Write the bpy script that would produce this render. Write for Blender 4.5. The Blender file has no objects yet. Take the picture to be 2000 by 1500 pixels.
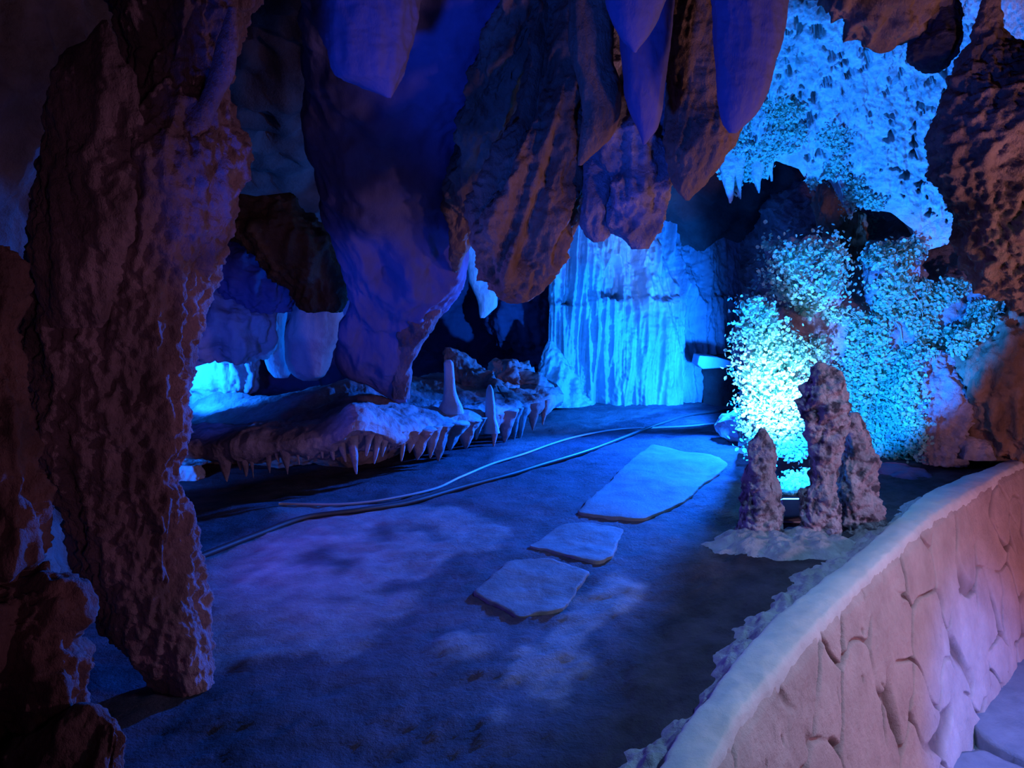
import bpy, math, random
import numpy as np
from mathutils import Vector, Matrix
from mathutils.bvhtree import BVHTree

random.seed(7)
S = bpy.context.scene
COL = S.collection
S.view_settings.view_transform = 'Standard'
S.view_settings.look = 'None'
S.view_settings.gamma = 1.0
S.view_settings.exposure = 0.0
S.view_settings.use_curve_mapping = False

# ------------------------------------------------------------------ camera
F, CX, CY = 1500.0, 1000.0, 750.0
H, PITCH = 1.2, math.radians(7.2)
cp, sp = math.cos(PITCH), math.sin(PITCH)
cam_d = bpy.data.cameras.new('camera'); cam = bpy.data.objects.new('camera', cam_d); COL.objects.link(cam)
cam_d.sensor_width = 36.0; cam_d.lens = 36.0 * F / 2000.0; cam_d.clip_start = 0.02
cam.location = (0, 0, H); cam.rotation_euler = (math.pi / 2 - PITCH, 0, 0)
S.camera = cam

def ray(x, y):
    dx = (np.asarray(x, float) - CX) / F; dy = (CY - np.asarray(y, float)) / F
    return dx, cp + dy * sp, -sp + dy * cp

def at(x, y, Y):
    dx, ry, rz = ray(x, y)
    t = Y / ry
    return np.stack(np.broadcast_arrays(dx * t, np.asarray(Y, float) + 0 * t, H + rz * t), -1)

def on_floor(x, y, z0=0.0):
    dx, ry, rz = ray(x, y)
    t = (z0 - H) / rz
    return np.stack(np.broadcast_arrays(dx * t, ry * t, z0 + 0 * t), -1)

# ------------------------------------------------------------------ noise (vectorised gradient noise)
_rng = np.random.RandomState(3)
_perm = np.tile(_rng.permutation(256), 3)
_g = _rng.normal(size=(256, 3)); _g /= np.linalg.norm(_g, axis=1)[:, None]

def noise(p):
    p = np.asarray(p, float)
    i = np.floor(p).astype(int); f = p - i; i &= 255
    u = f * f * f * (f * (f * 6 - 15) + 10)
    out = 0
    for a in (0, 1):
        for b in (0, 1):
            for c in (0, 1):
                h = _perm[_perm[_perm[(i[..., 0] + a) & 255] + ((i[..., 1] + b) & 255)] + ((i[..., 2] + c) & 255)]
                g = _g[h]
                d = g[..., 0] * (f[..., 0] - a) + g[..., 1] * (f[..., 1] - b) + g[..., 2] * (f[..., 2] - c)
                w = (u[..., 0] if a else 1 - u[..., 0]) * (u[..., 1] if b else 1 - u[..., 1]) * (u[..., 2] if c else 1 - u[..., 2])
                out = out + w * d
    return out * 1.6

def fbm(p, oct=4, gain=0.5):
    r = 0; a = 1.0; q = np.array(p, float)
    for k in range(oct):
        r = r + a * noise(q + k * 17.3); q = q * 2.03; a *= gain
    return r

def ridged(p, oct=3, gain=0.5):
    r = 0; a = 1.0; q = np.array(p, float)
    for k in range(oct):
        r = r + a * (1 - 2 * np.abs(noise(q + k * 9.1))); q = q * 2.1; a *= gain
    return r

def cells(p, seed=0):
    """distance to the nearest jittered lattice point and to the second nearest, 3-D"""
    p = np.asarray(p, float); i0 = np.floor(p).astype(int)
    d1 = np.full(p.shape[:-1], 9.0); d2 = d1.copy()
    for a in (-1, 0, 1):
        for b in (-1, 0, 1):
            for c in (-1, 0, 1):
                j = i0 + np.array([a, b, c])
                h = _perm[_perm[_perm[(j[..., 0] + seed) & 255] + (j[..., 1] & 255)] + (j[..., 2] & 255)]
                q = j + 0.5 + 0.45 * np.clip(_g[h] * 1.3, -1, 1)
                d = np.linalg.norm(p - q, axis=-1)
                m = d < d1
                d2 = np.where(m, d1, np.minimum(d2, d)); d1 = np.where(m, d, d1)
    return d1, d2

def interp(xs, pts):
    """smooth monotone-ish interpolation of (x, y) pairs"""
    pts = sorted(pts); px = np.array([p[0] for p in pts], float); py = np.array([p[1] for p in pts], float)
    n = len(px)
    if n < 3: return np.interp(xs, px, py)
    dl = np.diff(py) / np.diff(px); m = np.zeros(n)
    m[0], m[-1] = dl[0], dl[-1]
    for k in range(1, n - 1):
        m[k] = 0 if dl[k - 1] * dl[k] <= 0 else 2 * dl[k - 1] * dl[k] / (dl[k - 1] + dl[k])
    xs = np.clip(xs, px[0], px[-1]); k = np.clip(np.searchsorted(px, xs) - 1, 0, n - 2)
    h = px[k + 1] - px[k]; t = (xs - px[k]) / h
    return ((1 + 2 * t) * (1 - t) ** 2 * py[k] + t * (1 - t) ** 2 * h * m[k] + t * t * (3 - 2 * t) * py[k + 1] + t * t * (t - 1) * h * m[k + 1])

# ------------------------------------------------------------------ materials
def rock_mat(name, c1, c2, scale=3.0, bump=0.5, fine=28.0, rough=0.85, spec=0.25, stretch=1.0, dark=None, tone=None):
    m = bpy.data.materials.new(name); m.use_nodes = True
    N, L = m.node_tree.nodes, m.node_tree.links
    b = N['Principled BSDF']; b.inputs['Roughness'].default_value = rough
    b.inputs['Specular IOR Level'].default_value = spec
    tc = N.new('ShaderNodeTexCoord'); mp = N.new('ShaderNodeMapping'); mp.inputs['Scale'].default_value = (1, 1, stretch)
    L.new(tc.outputs['Object'], mp.inputs['Vector'])
    n1 = N.new('ShaderNodeTexNoise'); n1.inputs['Scale'].default_value = scale; n1.inputs['Detail'].default_value = 8
    n1.inputs['Roughness'].default_value = 0.65; L.new(mp.outputs[0], n1.inputs['Vector'])
    r = N.new('ShaderNodeValToRGB'); r.color_ramp.elements[0].position = 0.33; r.color_ramp.elements[1].position = 0.68
    r.color_ramp.elements[0].color = (*c1, 1); r.color_ramp.elements[1].color = (*c2, 1)
    L.new(n1.outputs['Fac'], r.inputs['Fac'])
    col = r.outputs['Color']
    if tone:                                             # a second substance, where the mesh says it lies
        a = N.new('ShaderNodeAttribute'); a.attribute_name = 'tone'
        r2 = N.new('ShaderNodeValToRGB'); r2.color_ramp.elements[0].color = (*tone[0], 1); r2.color_ramp.elements[1].color = (*tone[1], 1)
        r2.color_ramp.elements[0].position = 0.3; r2.color_ramp.elements[1].position = 0.7
        L.new(n1.outputs['Fac'], r2.inputs['Fac'])
        mx = N.new('ShaderNodeMix'); mx.data_type = 'RGBA'
        L.new(a.outputs['Fac'], mx.inputs['Factor']); L.new(col, mx.inputs['A']); L.new(r2.outputs['Color'], mx.inputs['B'])
        col = mx.outputs['Result']
    n2 = N.new('ShaderNodeTexNoise'); n2.inputs['Scale'].default_value = fine; n2.inputs['Detail'].default_value = 6
    n2.inputs['Roughness'].default_value = 0.7; L.new(mp.outputs[0], n2.inputs['Vector'])
    if dark:                                             # pitted, speckled surface
        v = N.new('ShaderNodeTexNoise'); v.inputs['Scale'].default_value = fine * 0.8; v.inputs['Detail'].default_value = 3
        L.new(mp.outputs[0], v.inputs['Vector'])
        rr = N.new('ShaderNodeMapRange'); rr.inputs['From Min'].default_value = 0.36; rr.inputs['From Max'].default_value = 0.5
        L.new(v.outputs['Fac'], rr.inputs['Value'])
        mx = N.new('ShaderNodeMix'); mx.data_type = 'RGBA'; mx.inputs['A'].default_value = (*dark, 1)
        L.new(rr.outputs[0], mx.inputs['Factor']); L.new(col, mx.inputs['B'])
        col = mx.outputs['Result']
    L.new(col, b.inputs['Base Color'])
    bp = N.new('ShaderNodeBump'); bp.inputs['Strength'].default_value = bump; bp.inputs['Distance'].default_value = 0.03
    L.new(n2.outputs['Fac'], bp.inputs['Height']); L.new(bp.outputs[0], b.inputs['Normal'])
    return m

M = {
 'brown':  rock_mat('brown_limestone', (0.12, 0.07, 0.04), (0.36, 0.235, 0.15), 4, 0.8, 30, stretch=0.55),
 'umber':  rock_mat('umber_limestone', (0.06, 0.032, 0.03), (0.19, 0.105, 0.095), 5, 0.8, 32, stretch=0.6),
 'column': rock_mat('mauve_limestone', (0.10, 0.065, 0.075), (0.30, 0.20, 0.225), 6, 0.9, 34, stretch=0.6),
 'smooth': rock_mat('smooth_limestone', (0.085, 0.08, 0.17), (0.155, 0.14, 0.28), 2.5, 0.3, 22, stretch=0.4),
 'ledge':  rock_mat('ledge_flowstone', (0.16, 0.13, 0.14), (0.44, 0.37, 0.38), 4, 0.6, 26, rough=0.75),
 'pale':   rock_mat('pale_flowstone', (0.30, 0.31, 0.34), (0.50, 0.52, 0.56), 3, 0.5, 24, rough=0.7, stretch=0.5),
 'knob':   rock_mat('knobbly_limestone', (0.19, 0.155, 0.17), (0.52, 0.45, 0.47), 6, 0.9, 34),
 'pocked': rock_mat('pocked_limestone', (0.28, 0.24, 0.29), (0.62, 0.54, 0.62), 9, 1.0, 26, dark=(0.10, 0.08, 0.11)),
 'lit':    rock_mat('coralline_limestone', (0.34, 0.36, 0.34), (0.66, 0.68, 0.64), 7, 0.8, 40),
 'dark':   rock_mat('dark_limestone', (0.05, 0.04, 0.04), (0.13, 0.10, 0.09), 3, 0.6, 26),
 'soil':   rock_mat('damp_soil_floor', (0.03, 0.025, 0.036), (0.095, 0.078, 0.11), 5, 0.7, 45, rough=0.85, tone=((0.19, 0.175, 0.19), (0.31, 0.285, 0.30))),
 'slab':   rock_mat('concrete_slab', (0.085, 0.085, 0.10), (0.17, 0.17, 0.19), 6, 0.35, 60, rough=0.75),
 'mortar': rock_mat('rough_mortar', (0.33, 0.34, 0.39), (0.58, 0.59, 0.66), 8, 0.8, 50),
 'cap':    rock_mat('trowelled_mortar_cap', (0.55, 0.54, 0.54), (0.72, 0.70, 0.69), 5, 0.25, 60),
 'face':   rock_mat('stone_facing', (0.44, 0.34, 0.32), (0.62, 0.50, 0.47), 5, 0.5, 50, tone=((0.10, 0.06, 0.05), (0.2, 0.12, 0.1))),
 'paver':  rock_mat('paving_stone', (0.20, 0.22, 0.30), (0.30, 0.32, 0.42), 6, 0.4, 60),
}

def plain(name, c, rough=0.5, metal=0.0, emit=None, strength=0):
    m = bpy.data.materials.new(name); m.use_nodes = True
    N, L = m.node_tree.nodes, m.node_tree.links
    b = N['Principled BSDF']
    tc = N.new('ShaderNodeTexCoord'); n = N.new('ShaderNodeTexNoise'); n.inputs['Scale'].default_value = 14
    L.new(tc.outputs['Object'], n.inputs['Vector'])
    r = N.new('ShaderNodeValToRGB')
    r.color_ramp.elements[0].color = (*[k * 0.75 for k in c], 1); r.color_ramp.elements[1].color = (*[min(1, k * 1.2) for k in c], 1)
    L.new(n.outputs['Fac'], r.inputs['Fac']); L.new(r.outputs['Color'], b.inputs['Base Color'])
    b.inputs['Roughness'].default_value = rough; b.inputs['Metallic'].default_value = metal
    if emit:
        b.inputs['Emission Color'].default_value = (*emit, 1); b.inputs['Emission Strength'].default_value = strength
    return m
M['leaf'] = plain('small_leaf', (0.34, 0.60, 0.46), 0.5)
def translucent(m, c):
    N, L = m.node_tree.nodes, m.node_tree.links
    t = N.new('ShaderNodeBsdfTranslucent'); t.inputs['Color'].default_value = (*c, 1)
    mx = N.new('ShaderNodeMixShader'); mx.inputs[0].default_value = 0.45
    L.new(N['Principled BSDF'].outputs[0], mx.inputs[1]); L.new(t.outputs[0], mx.inputs[2]); L.new(mx.outputs[0], N['Material Output'].inputs['Surface'])
translucent(M['leaf'], (0.36, 0.70, 0.52))
M['stem'] = plain('thin_stem', (0.3, 0.34, 0.2), 0.6)
M['cable_dark'] = plain('black_rubber_cable', (0.02, 0.02, 0.022), 0.5)
M['cable_pale'] = plain('pale_plastic_conduit', (0.3, 0.3, 0.32), 0.5)
M['housing'] = plain('grey_cast_housing', (0.28, 0.29, 0.31), 0.45, 0.1)
M['glass'] = plain('floodlight_glass', (0.6, 0.7, 0.8), 0.2, 0, (0.03, 0.25, 1.0), 30)

# ------------------------------------------------------------------ mesh helpers
def link(name, verts, faces, mat, parent=None, smooth=True, tone=None):
    me = bpy.data.meshes.new(name)
    me.from_pydata([tuple(v) for v in np.asarray(verts).tolist()] if not isinstance(verts, list) else verts, [], faces)
    me.materials.append(mat)
    if smooth: me.polygons.foreach_set('use_smooth', [True] * len(me.polygons))
    if tone is not None:
        a = me.attributes.new('tone', 'FLOAT', 'POINT'); a.data.foreach_set('value', np.asarray(tone, 'f').ravel())
    me.validate(); me.update()
    o = bpy.data.objects.new(name, me); COL.objects.link(o)
    if parent: o.parent = parent
    return o

def tag(o, label, cat, group=None, kind=None):
    o['label'] = label; o['category'] = cat
    if group: o['group'] = group
    if kind: o['kind'] = kind
    return o

def struct(o):
    o['kind'] = 'structure'; return o

def grid_faces(nv, nu, wrap=False):
    a = np.arange(nv * nu).reshape(nv, nu)
    if wrap: r = np.roll(a, -1, axis=1); q = np.stack([a[:-1], r[:-1], r[1:], a[1:]], -1)
    else: q = np.stack([a[:-1, :-1], a[:-1, 1:], a[1:, 1:], a[1:, :-1]], -1)
    return q.reshape(-1, 4).tolist()

def grid_normals(P, wrap=False):
    if wrap: du = np.roll(P, -1, 1) - np.roll(P, 1, 1)
    else: du = np.gradient(P, axis=1)
    dv = np.gradient(P, axis=0)
    n = np.cross(du, dv); l = np.linalg.norm(n, axis=-1, keepdims=True); return n / np.maximum(l, 1e-9)

def displace(Pn, seed, lump=0.05, lf=3.0, flute=0.03, ff=7.0, fine=0.012, fnf=22.0, pit=0.0, pf=12.0, sq=0.22, lean=0.0):
    o = Pn + seed * 7.77
    if lean: o[..., 0] -= lean * Pn[..., 2]
    d = lump * fbm(o * lf * np.array([1, 1, 0.6]), 3)
    if flute: d = d + flute * ridged(o * ff * np.array([1, 1, sq]), 3) - flute * 0.3
    if fine: d = d + fine * fbm(o * fnf, 3, 0.6)
    if pit:
        d1, _ = cells(o * pf); d = d + pit * (0.55 - d1)
    return d

def loft(name, rows, Y, mat, thick=0.8, nu=110, nv=150, seed=1, parent=None, back=1.0, **kw):
    """a solid rock lofted through level rings; each row: (image row, left, right[, depth])"""
    rows = sorted(rows)
    ys = np.array([r[0] for r in rows], float)
    v = np.linspace(0, 1, nv); v = 0.5 * v + 0.5 * (0.5 - 0.5 * np.cos(math.pi * v))
    yy = ys[0] + (ys[-1] - ys[0]) * v
    xl = interp(yy, [(r[0], r[1]) for r in rows]); xr = interp(yy, [(r[0], r[2]) for r in rows])
    YY = interp(yy, [(r[0], r[3] if len(r) > 3 else Y) for r in rows])
    A = at(xl, yy, YY); B = at(xr, yy, YY)
    c = (A + B) / 2; a = np.abs(B[:, 0] - A[:, 0]) / 2
    th = np.linspace(0, 2 * math.pi, nu, endpoint=False)
    ct, st = np.cos(th), np.sin(th)
    e = 0.85
    ct = np.sign(ct) * np.abs(ct) ** e; st = np.sign(st) * np.abs(st) ** e
    depth = thick * a
    P = np.empty((nv, nu, 3))
    P[..., 0] = c[:, None, 0] + a[:, None] * ct
    P[..., 1] = c[:, None, 1] + depth[:, None] * st * np.where(st > 0, back, 1.0)
    P[..., 2] = c[:, None, 2]
    n = grid_normals(P, True)
    cen = c[:, None, :]
    flip = np.sign(((P - cen) * n).sum(-1).mean())
    n = n * (flip if flip else 1)
    d = displace(P, seed, **kw)
    d = d - d.mean() - 0.35 * d.std()
    amp = np.clip(a / 0.16, 0.12, 1.0)[:, None]
    P = P + n * (d * amp)[..., None]
    verts = np.concatenate([P.reshape(-1, 3), P[0].mean(0)[None], P[-1].mean(0)[None]])
    faces = grid_faces(nv, nu, True)
    t, b = nv * nu, nv * nu + 1
    for k in range(nu):
        k2 = (k + 1) % nu
        faces.append((t, k2, k)); faces.append((b, (nv - 1) * nu + k, (nv - 1) * nu + k2))
    return link(name, verts, faces, mat, parent)

def tps(ctrl):
    c = np.array(ctrl, float); xy = c[:, :2] / 400.0; z = c[:, 2]; n = len(c)
    def U(r): return np.where(r > 1e-9, r * r * np.log(np.maximum(r, 1e-9)), 0)
    K = U(np.linalg.norm(xy[:, None] - xy[None], axis=-1)) + 0.02 * np.eye(n)
    Pm = np.c_[np.ones(n), xy]; Z = np.zeros((3, 3))
    w = np.linalg.solve(np.block([[K, Pm], [Pm.T, Z]]), np.r_[z, 0, 0, 0])
    def f(x, y):
        q = np.stack([x, y], -1) / 400.0
        r = np.linalg.norm(q[..., None, :] - xy, axis=-1)
        return (U(r) * w[:n]).sum(-1) + w[n] + q @ w[n + 1:]
    return f

def relief(name, x0, x1, top, bot, ctrl, mat, nu=220, nv=180, seed=1, curl=0.0, lcurl=0.0, parent=None, extra=None, **kw):
    """a rock surface spanned between control points of known depth; its lower edge may fold back"""
    u = np.linspace(x0, x1, nu); v = np.linspace(0, 1, nv)
    yt = np.interp(u, [p[0] for p in top], [p[1] for p in top]); yb = np.interp(u, [p[0] for p in bot], [p[1] for p in bot])
    X = np.broadcast_to(u, (nv, nu)); Yp = yt + (yb - yt) * v[:, None]
    D = tps(ctrl)(X, Yp)
    P = at(X, Yp, D)
    n = grid_normals(P); s = np.sign((n * (np.array([0, 0, H]) - P)).sum(-1).mean()); n = n * s
    d = displace(P, seed, **kw)
    if extra is not None: d = d + extra(P, X, Yp)
    if curl: d = d * np.clip((1 - v) * 12, 0.25, 1)[:, None]
    P = P + n * d[..., None]
    if curl:
        ext = [P[-1] + np.array([0, curl * t, 0.8 * curl * t]) for t in (0.04, 0.12, 0.3, 0.6, 1.0)]
        P = np.concatenate([P, np.array(ext)]); nv += 5
    if lcurl:
        ext = [P[:, :1] + np.array([0.22 * lcurl * t, lcurl * t, 0]) for t in (1.0, 0.6, 0.3, 0.12, 0.04)]
        P = np.concatenate(ext + [P], 1); nu += 5
    return link(name, P.reshape(-1, 3), grid_faces(nv, nu), mat, parent)

def tube(name, pts, r, mat, parent=None, res=10, step=0.03):
    pts = np.array(pts, float)
    seg = np.r_[0, np.cumsum(np.linalg.norm(np.diff(pts, axis=0), axis=1))]
    n = max(4, int(seg[-1] / step)); s = np.linspace(0, seg[-1], n)
    Q = np.stack([interp(s, list(zip(seg, pts[:, k]))) for k in range(3)], -1)
    T = np.gradient(Q, axis=0); T /= np.linalg.norm(T, axis=1)[:, None]
    up = np.array([0, 0, 1.0]); A = np.cross(T, up); A /= np.maximum(np.linalg.norm(A, axis=1), 1e-6)[:, None]; Bv = np.cross(A, T)
    rr = r if np.ndim(r) == 0 else np.interp(s / seg[-1], np.linspace(0, 1, len(r)), r)[:, None, None]
    th = np.linspace(0, 2 * math.pi, res, endpoint=False)
    P = Q[:, None] + rr * (np.cos(th)[None, :, None] * A[:, None] + np.sin(th)[None, :, None] * Bv[:, None])
    f = grid_faces(n, res, True)
    f.append(list(range(res))); f.append(list(range((n - 1) * res, n * res))[::-1])
    return link(name, P.reshape(-1, 3), f, mat, parent)

def in_poly(X, Y, poly):
    r = np.zeros(X.shape, bool); n = len(poly)
    for k in range(n):
        x1, y1 = poly[k]; x2, y2 = poly[(k + 1) % n]
        c = ((y1 > Y) != (y2 > Y)) & (X < (x2 - x1) * (Y - y1) / (y2 - y1 + 1e-12) + x1)
        r ^= c
    return r

# ------------------------------------------------------------------ retaining wall line (plan)
CAPZ = 0.07
inner_px = [(1215, 1640), (1300, 1500), (1340, 1435), (1424, 1323), (1520, 1215), (1600, 1147), (1700, 1067), (1760, 1015), (1820, 964), (1880, 936), (1940, 914), (2000, 884), (2120, 832)]
outer_px = [(1310, 1640), (1392, 1500), (1440, 1407), (1540, 1287), (1620, 1199), (1740, 1083), (1820, 1011), (1860, 985), (1940, 936), (2000, 904), (2120, 850)]
inn = np.array([on_floor(x, y, CAPZ) for x, y in inner_px]); out = np.array([on_floor(x, y, CAPZ) for x, y in outer_px])
def wall_x(Yq, line):
    return np.interp(Yq, line[:, 1], line[:, 0])
Y0, Y1 = float(max(inn[0, 1], out[0, 1])), 6.3
inn_x = lambda q: np.where(q < inn[0, 1], inn[0, 0] - (inn[0, 1] - q) * 0.45, interp(q, [(p[1], p[0]) for p in inn]))
out_x = lambda q: np.where(q < out[0, 1], out[0, 0] - (out[0, 1] - q) * 0.45, interp(q, [(p[1], p[0]) for p in out]))

# ------------------------------------------------------------------ SETTING: floor
def floor_z(P0):
    P0 = np.array(P0, float); P0[..., 2] = 0
    return 0.018 * fbm(P0 * 1.7, 3)
def build_floor():
    ny, nx = 420, 380
    yy = 0.35 + (10.2 - 0.35) * np.linspace(0, 1, ny) ** 1.6
    uu = np.linspace(0, 1, nx)
    xr = np.where(yy < 6.0, inn_x(yy) + 0.05, inn_x(np.full_like(yy, 6.0)) + 0.05 + (yy - 6.0) * 0.3)
    X = -6.0 + (xr[:, None] + 6.0) * (1 - (1 - uu) ** 1.7)[None, :]
    Yg = np.broadcast_to(yy[:, None], X.shape)
    P0 = np.stack([X, Yg, 0 * X], -1)
    z = floor_z(P0) + 0.007 * fbm(P0 * 9, 3) + 0.004 * fbm(P0 * 30, 2)
    w = 0.06 * np.stack([fbm(P0 * 6 + 3, 3), fbm(P0 * 6 + 31, 3)], -1)
    Xw, Yw = X + w[..., 0], Yg + w[..., 1]
    def fp(poly): return [tuple(on_floor(a, b)[:2]) for a, b in poly]
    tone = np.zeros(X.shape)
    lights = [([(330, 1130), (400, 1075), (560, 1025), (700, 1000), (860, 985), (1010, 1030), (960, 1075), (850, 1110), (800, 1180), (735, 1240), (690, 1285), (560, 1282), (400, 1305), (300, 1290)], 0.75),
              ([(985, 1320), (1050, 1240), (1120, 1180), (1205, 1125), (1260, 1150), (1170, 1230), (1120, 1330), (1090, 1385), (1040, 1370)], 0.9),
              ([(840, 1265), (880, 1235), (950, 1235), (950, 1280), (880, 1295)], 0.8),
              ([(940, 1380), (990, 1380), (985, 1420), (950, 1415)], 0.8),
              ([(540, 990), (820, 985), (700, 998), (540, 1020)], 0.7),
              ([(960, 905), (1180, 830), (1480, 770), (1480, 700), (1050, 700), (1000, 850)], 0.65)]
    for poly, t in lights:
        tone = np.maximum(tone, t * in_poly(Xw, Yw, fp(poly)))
    stains = [[(580, 1085), (610, 1070), (650, 1072), (680, 1100), (682, 1115), (660, 1128), (645, 1112), (620, 1115), (595, 1100)],
              [(725, 1145), (760, 1130), (830, 1125), (870, 1130), (840, 1150), (740, 1155)],
              [(725, 1045), (745, 1025), (775, 1035), (780, 1060), (740, 1062)], [(780, 1025), (830, 1035), (865, 1055), (845, 1062), (800, 1040)],
              [(860, 1100), (910, 1078), (935, 1090), (890, 1108)], [(650, 1165), (675, 1165), (672, 1175), (655, 1174)],
              [(840, 1180), (900, 1150), (980, 1165), (1000, 1190), (900, 1200)], [(725, 1215), (760, 1205), (790, 1208), (770, 1222), (735, 1222)]]
    for poly in stains:
        tone = np.where(in_poly(Xw, Yw, fp(poly)), 0.0, tone)
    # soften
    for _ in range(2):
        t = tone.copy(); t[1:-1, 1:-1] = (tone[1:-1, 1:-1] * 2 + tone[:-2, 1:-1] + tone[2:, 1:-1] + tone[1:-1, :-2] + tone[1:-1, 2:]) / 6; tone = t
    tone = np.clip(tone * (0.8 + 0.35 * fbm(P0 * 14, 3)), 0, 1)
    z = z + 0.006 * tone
    P0[..., 2] = z
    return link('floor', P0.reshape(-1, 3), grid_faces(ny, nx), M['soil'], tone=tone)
struct(build_floor())

WALK = -1.0
def build_walk():
    ny, nx = 120, 120
    yy = np.linspace(0.35, 6.6, ny); uu = np.linspace(0, 1, nx)
    X = (out_x(yy) + 0.05)[:, None] + uu[None] * 4.2
    P = np.stack([X, np.broadcast_to(yy[:, None], X.shape), 0 * X], -1)
    P[..., 2] = WALK + 0.02 * fbm(P * 3, 3)
    return link('floor', P.reshape(-1, 3), grid_faces(ny, nx), M['paver'])
struct(build_walk())

# ------------------------------------------------------------------ SETTING: cave shell
def flat(y, x0=-900, x1=2900): return [(x0, y), (x1, y)]
struct(relief('wall_back', 150, 1620, flat(330), flat(812),
       [(150, 330, 7.6), (150, 800, 6.9), (400, 600, 7.4), (500, 700, 7.2), (700, 600, 8.2), (880, 660, 9.8), (900, 500, 9.2), (1000, 640, 9.8), (1000, 330, 9.0), (1000, 790, 8.6), (1060, 600, 10.0), (1250, 560, 10.0), (1250, 800, 9.4), (1450, 500, 9.3), (1620, 330, 8.5), (1620, 800, 8.2), (700, 800, 7.4)],
       M['smooth'], 260, 200, 3, lump=0.2, lf=1.2, flute=0.06, ff=4, fine=0.02, fnf=12))
struct(relief('ceiling', -700, 2700, flat(-900), flat(470),
       [(-700, -900, 1.4), (1000, -900, 1.7), (2700, -900, 1.4), (-700, 470, 6.5), (1000, 470, 8.5), (2000, 470, 7.5), (2700, 470, 7.0), (500, 100, 5.4), (1000, 100, 5.2), (1500, 0, 5.6), (2000, 0, 5.2), (0, 0, 4.2)],
       M['dark'], 260, 160, 5, lump=0.2, lf=1.3, flute=0.06, ff=4, fine=0.015, fnf=12))
struct(relief('wall_left', -900, 210, flat(-300), flat(1560),
       [(-900, -300, 1.5), (-900, 1560, 1.2), (210, -300, 3.4), (210, 400, 3.6), (210, 1000, 3.3), (210, 1560, 2.6), (-200, 700, 2.2), (0, 100, 2.6), (0, 1300, 2.2)],
       M['dark'], 160, 200, 8, lump=0.12, lf=2, flute=0.05, ff=5, fine=0.015, fnf=14))
wall_right = relief('wall_right', 1447, 2700, flat(250), [(1447, 892), (1640, 905), (1900, 905), (2200, 880), (2700, 880)],
       [(1447, 890, 5.5), (1447, 700, 5.45), (1450, 600, 5.6), (1455, 520, 7.9), (1450, 430, 8.6), (1450, 300, 8.8), (1500, 400, 7.6), (1530, 700, 5.25), (1580, 560, 5.2), (1550, 420, 7.0), (1620, 650, 5.35), (1650, 300, 7.2), (1640, 470, 6.6), (1700, 440, 6.6), (1720, 560, 5.5), (1700, 700, 5.3), (1800, 600, 5.15), (1900, 600, 5.1), (1800, 880, 5.3), (1640, 890, 5.5), (1900, 400, 5.6), (1930, 850, 5.3), (2000, 250, 5.8), (2200, 700, 4.6), (2700, 700, 3.4), (2700, 250, 3.4), (2700, 880, 3.6)],
       M['knob'], 320, 260, 11, lump=0.07, lf=2.5, flute=0.03, ff=6, fine=0.02, fnf=16)
struct(wall_right)
def pits(P, X, Yp):
    Q = P + 0.03 * np.stack([noise(P * 14), noise(P * 14 + 50), noise(P * 14 + 90)], -1)
    d1, d2 = cells(Q * 24.0); e1, _ = cells(Q * 9.0, 9)
    hole = np.clip((fbm(P * 13 + 3, 3) + 0.45 * noise(P * 3 + 8) - 0.42) * 9, 0, 1)
    return 0.04 * (0.5 - d1) + 0.035 * (0.55 - e1) - 0.14 * hole
over = relief('ceiling', 1330, 2150, [(1330, -420), (2150, -420)],
       [(1330, 330), (1395, 335), (1415, 352), (1430, 396), (1437, 366), (1443, 388), (1452, 352), (1468, 345), (1480, 376), (1488, 345), (1500, 352), (1512, 312), (1560, 330), (1592, 378), (1604, 345), (1640, 352), (1650, 395), (1662, 432), (1672, 395), (1690, 408), (1740, 415), (1785, 450), (1800, 492), (1850, 478), (1880, 440), (2150, 420)],
       [(1330, -420, 3.4), (2150, -420, 3.2), (1330, 330, 5.5), (1440, 390, 5.5), (1600, 370, 5.4), (1800, 490, 5.2), (2150, 420, 4.6), (1500, 0, 4.5), (1700, 0, 4.4), (1600, 200, 5.0), (1750, 200, 5.0), (1900, 0, 4.5)],
       M['lit'], 560, 440, 14, curl=1.8, lump=0.07, lf=2.2, flute=0.0, fine=0.02, fnf=18, extra=pits)
struct(over)

# ------------------------------------------------------------------ back flowstone curtain
def folds(P, X, Yp):
    q = P * np.array([1, 1, 0.10])
    a = ridged(q * 4.2 + 5, 2) * 0.13 + ridged(q * 11 + 2, 2) * 0.045
    Yp = Yp + 16 * noise(P * np.array([5, 5, 0.3]) + 30) + 5 * noise(P * 18)
    lower = 0.12 / (1 + np.exp(-(Yp - 585) / 3.0)) * (0.5 + 0.8 * noise(P * np.array([3, 3, .4]) + 4))
    gap = np.clip((noise(P * np.array([3.4, 3.4, 0.9]) + 12) - 0.12) * 8, 0, 1) * (Yp < 590) * (X > 1085) * (X < 1330)
    return a * np.clip((1440 - X) / 120, 0.25, 1) + lower - 0.22 * gap
cur = relief('flowstone_curtain', 1066, 1462, [(1066, 300), (1462, 300)], [(1066, 780), (1140, 790), (1300, 785), (1462, 792)],
       [(1066, 300, 8.0), (1066, 600, 7.95), (1066, 780, 7.95), (1200, 300, 8.2), (1200, 780, 8.0), (1300, 560, 8.1), (1300, 780, 8.0), (1380, 600, 8.3), (1380, 780, 8.2), (1420, 600, 8.5), (1462, 300, 8.8), (1462, 780, 8.8)],
       M['pale'], 330, 300, 21, lcurl=1.6, lump=0.05, lf=2, flute=0.0, fine=0.015, fnf=14, extra=folds)
tag(cur, 'tall folded flowstone curtain glowing bright blue on the back wall of the cave', 'rock formation')

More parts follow.
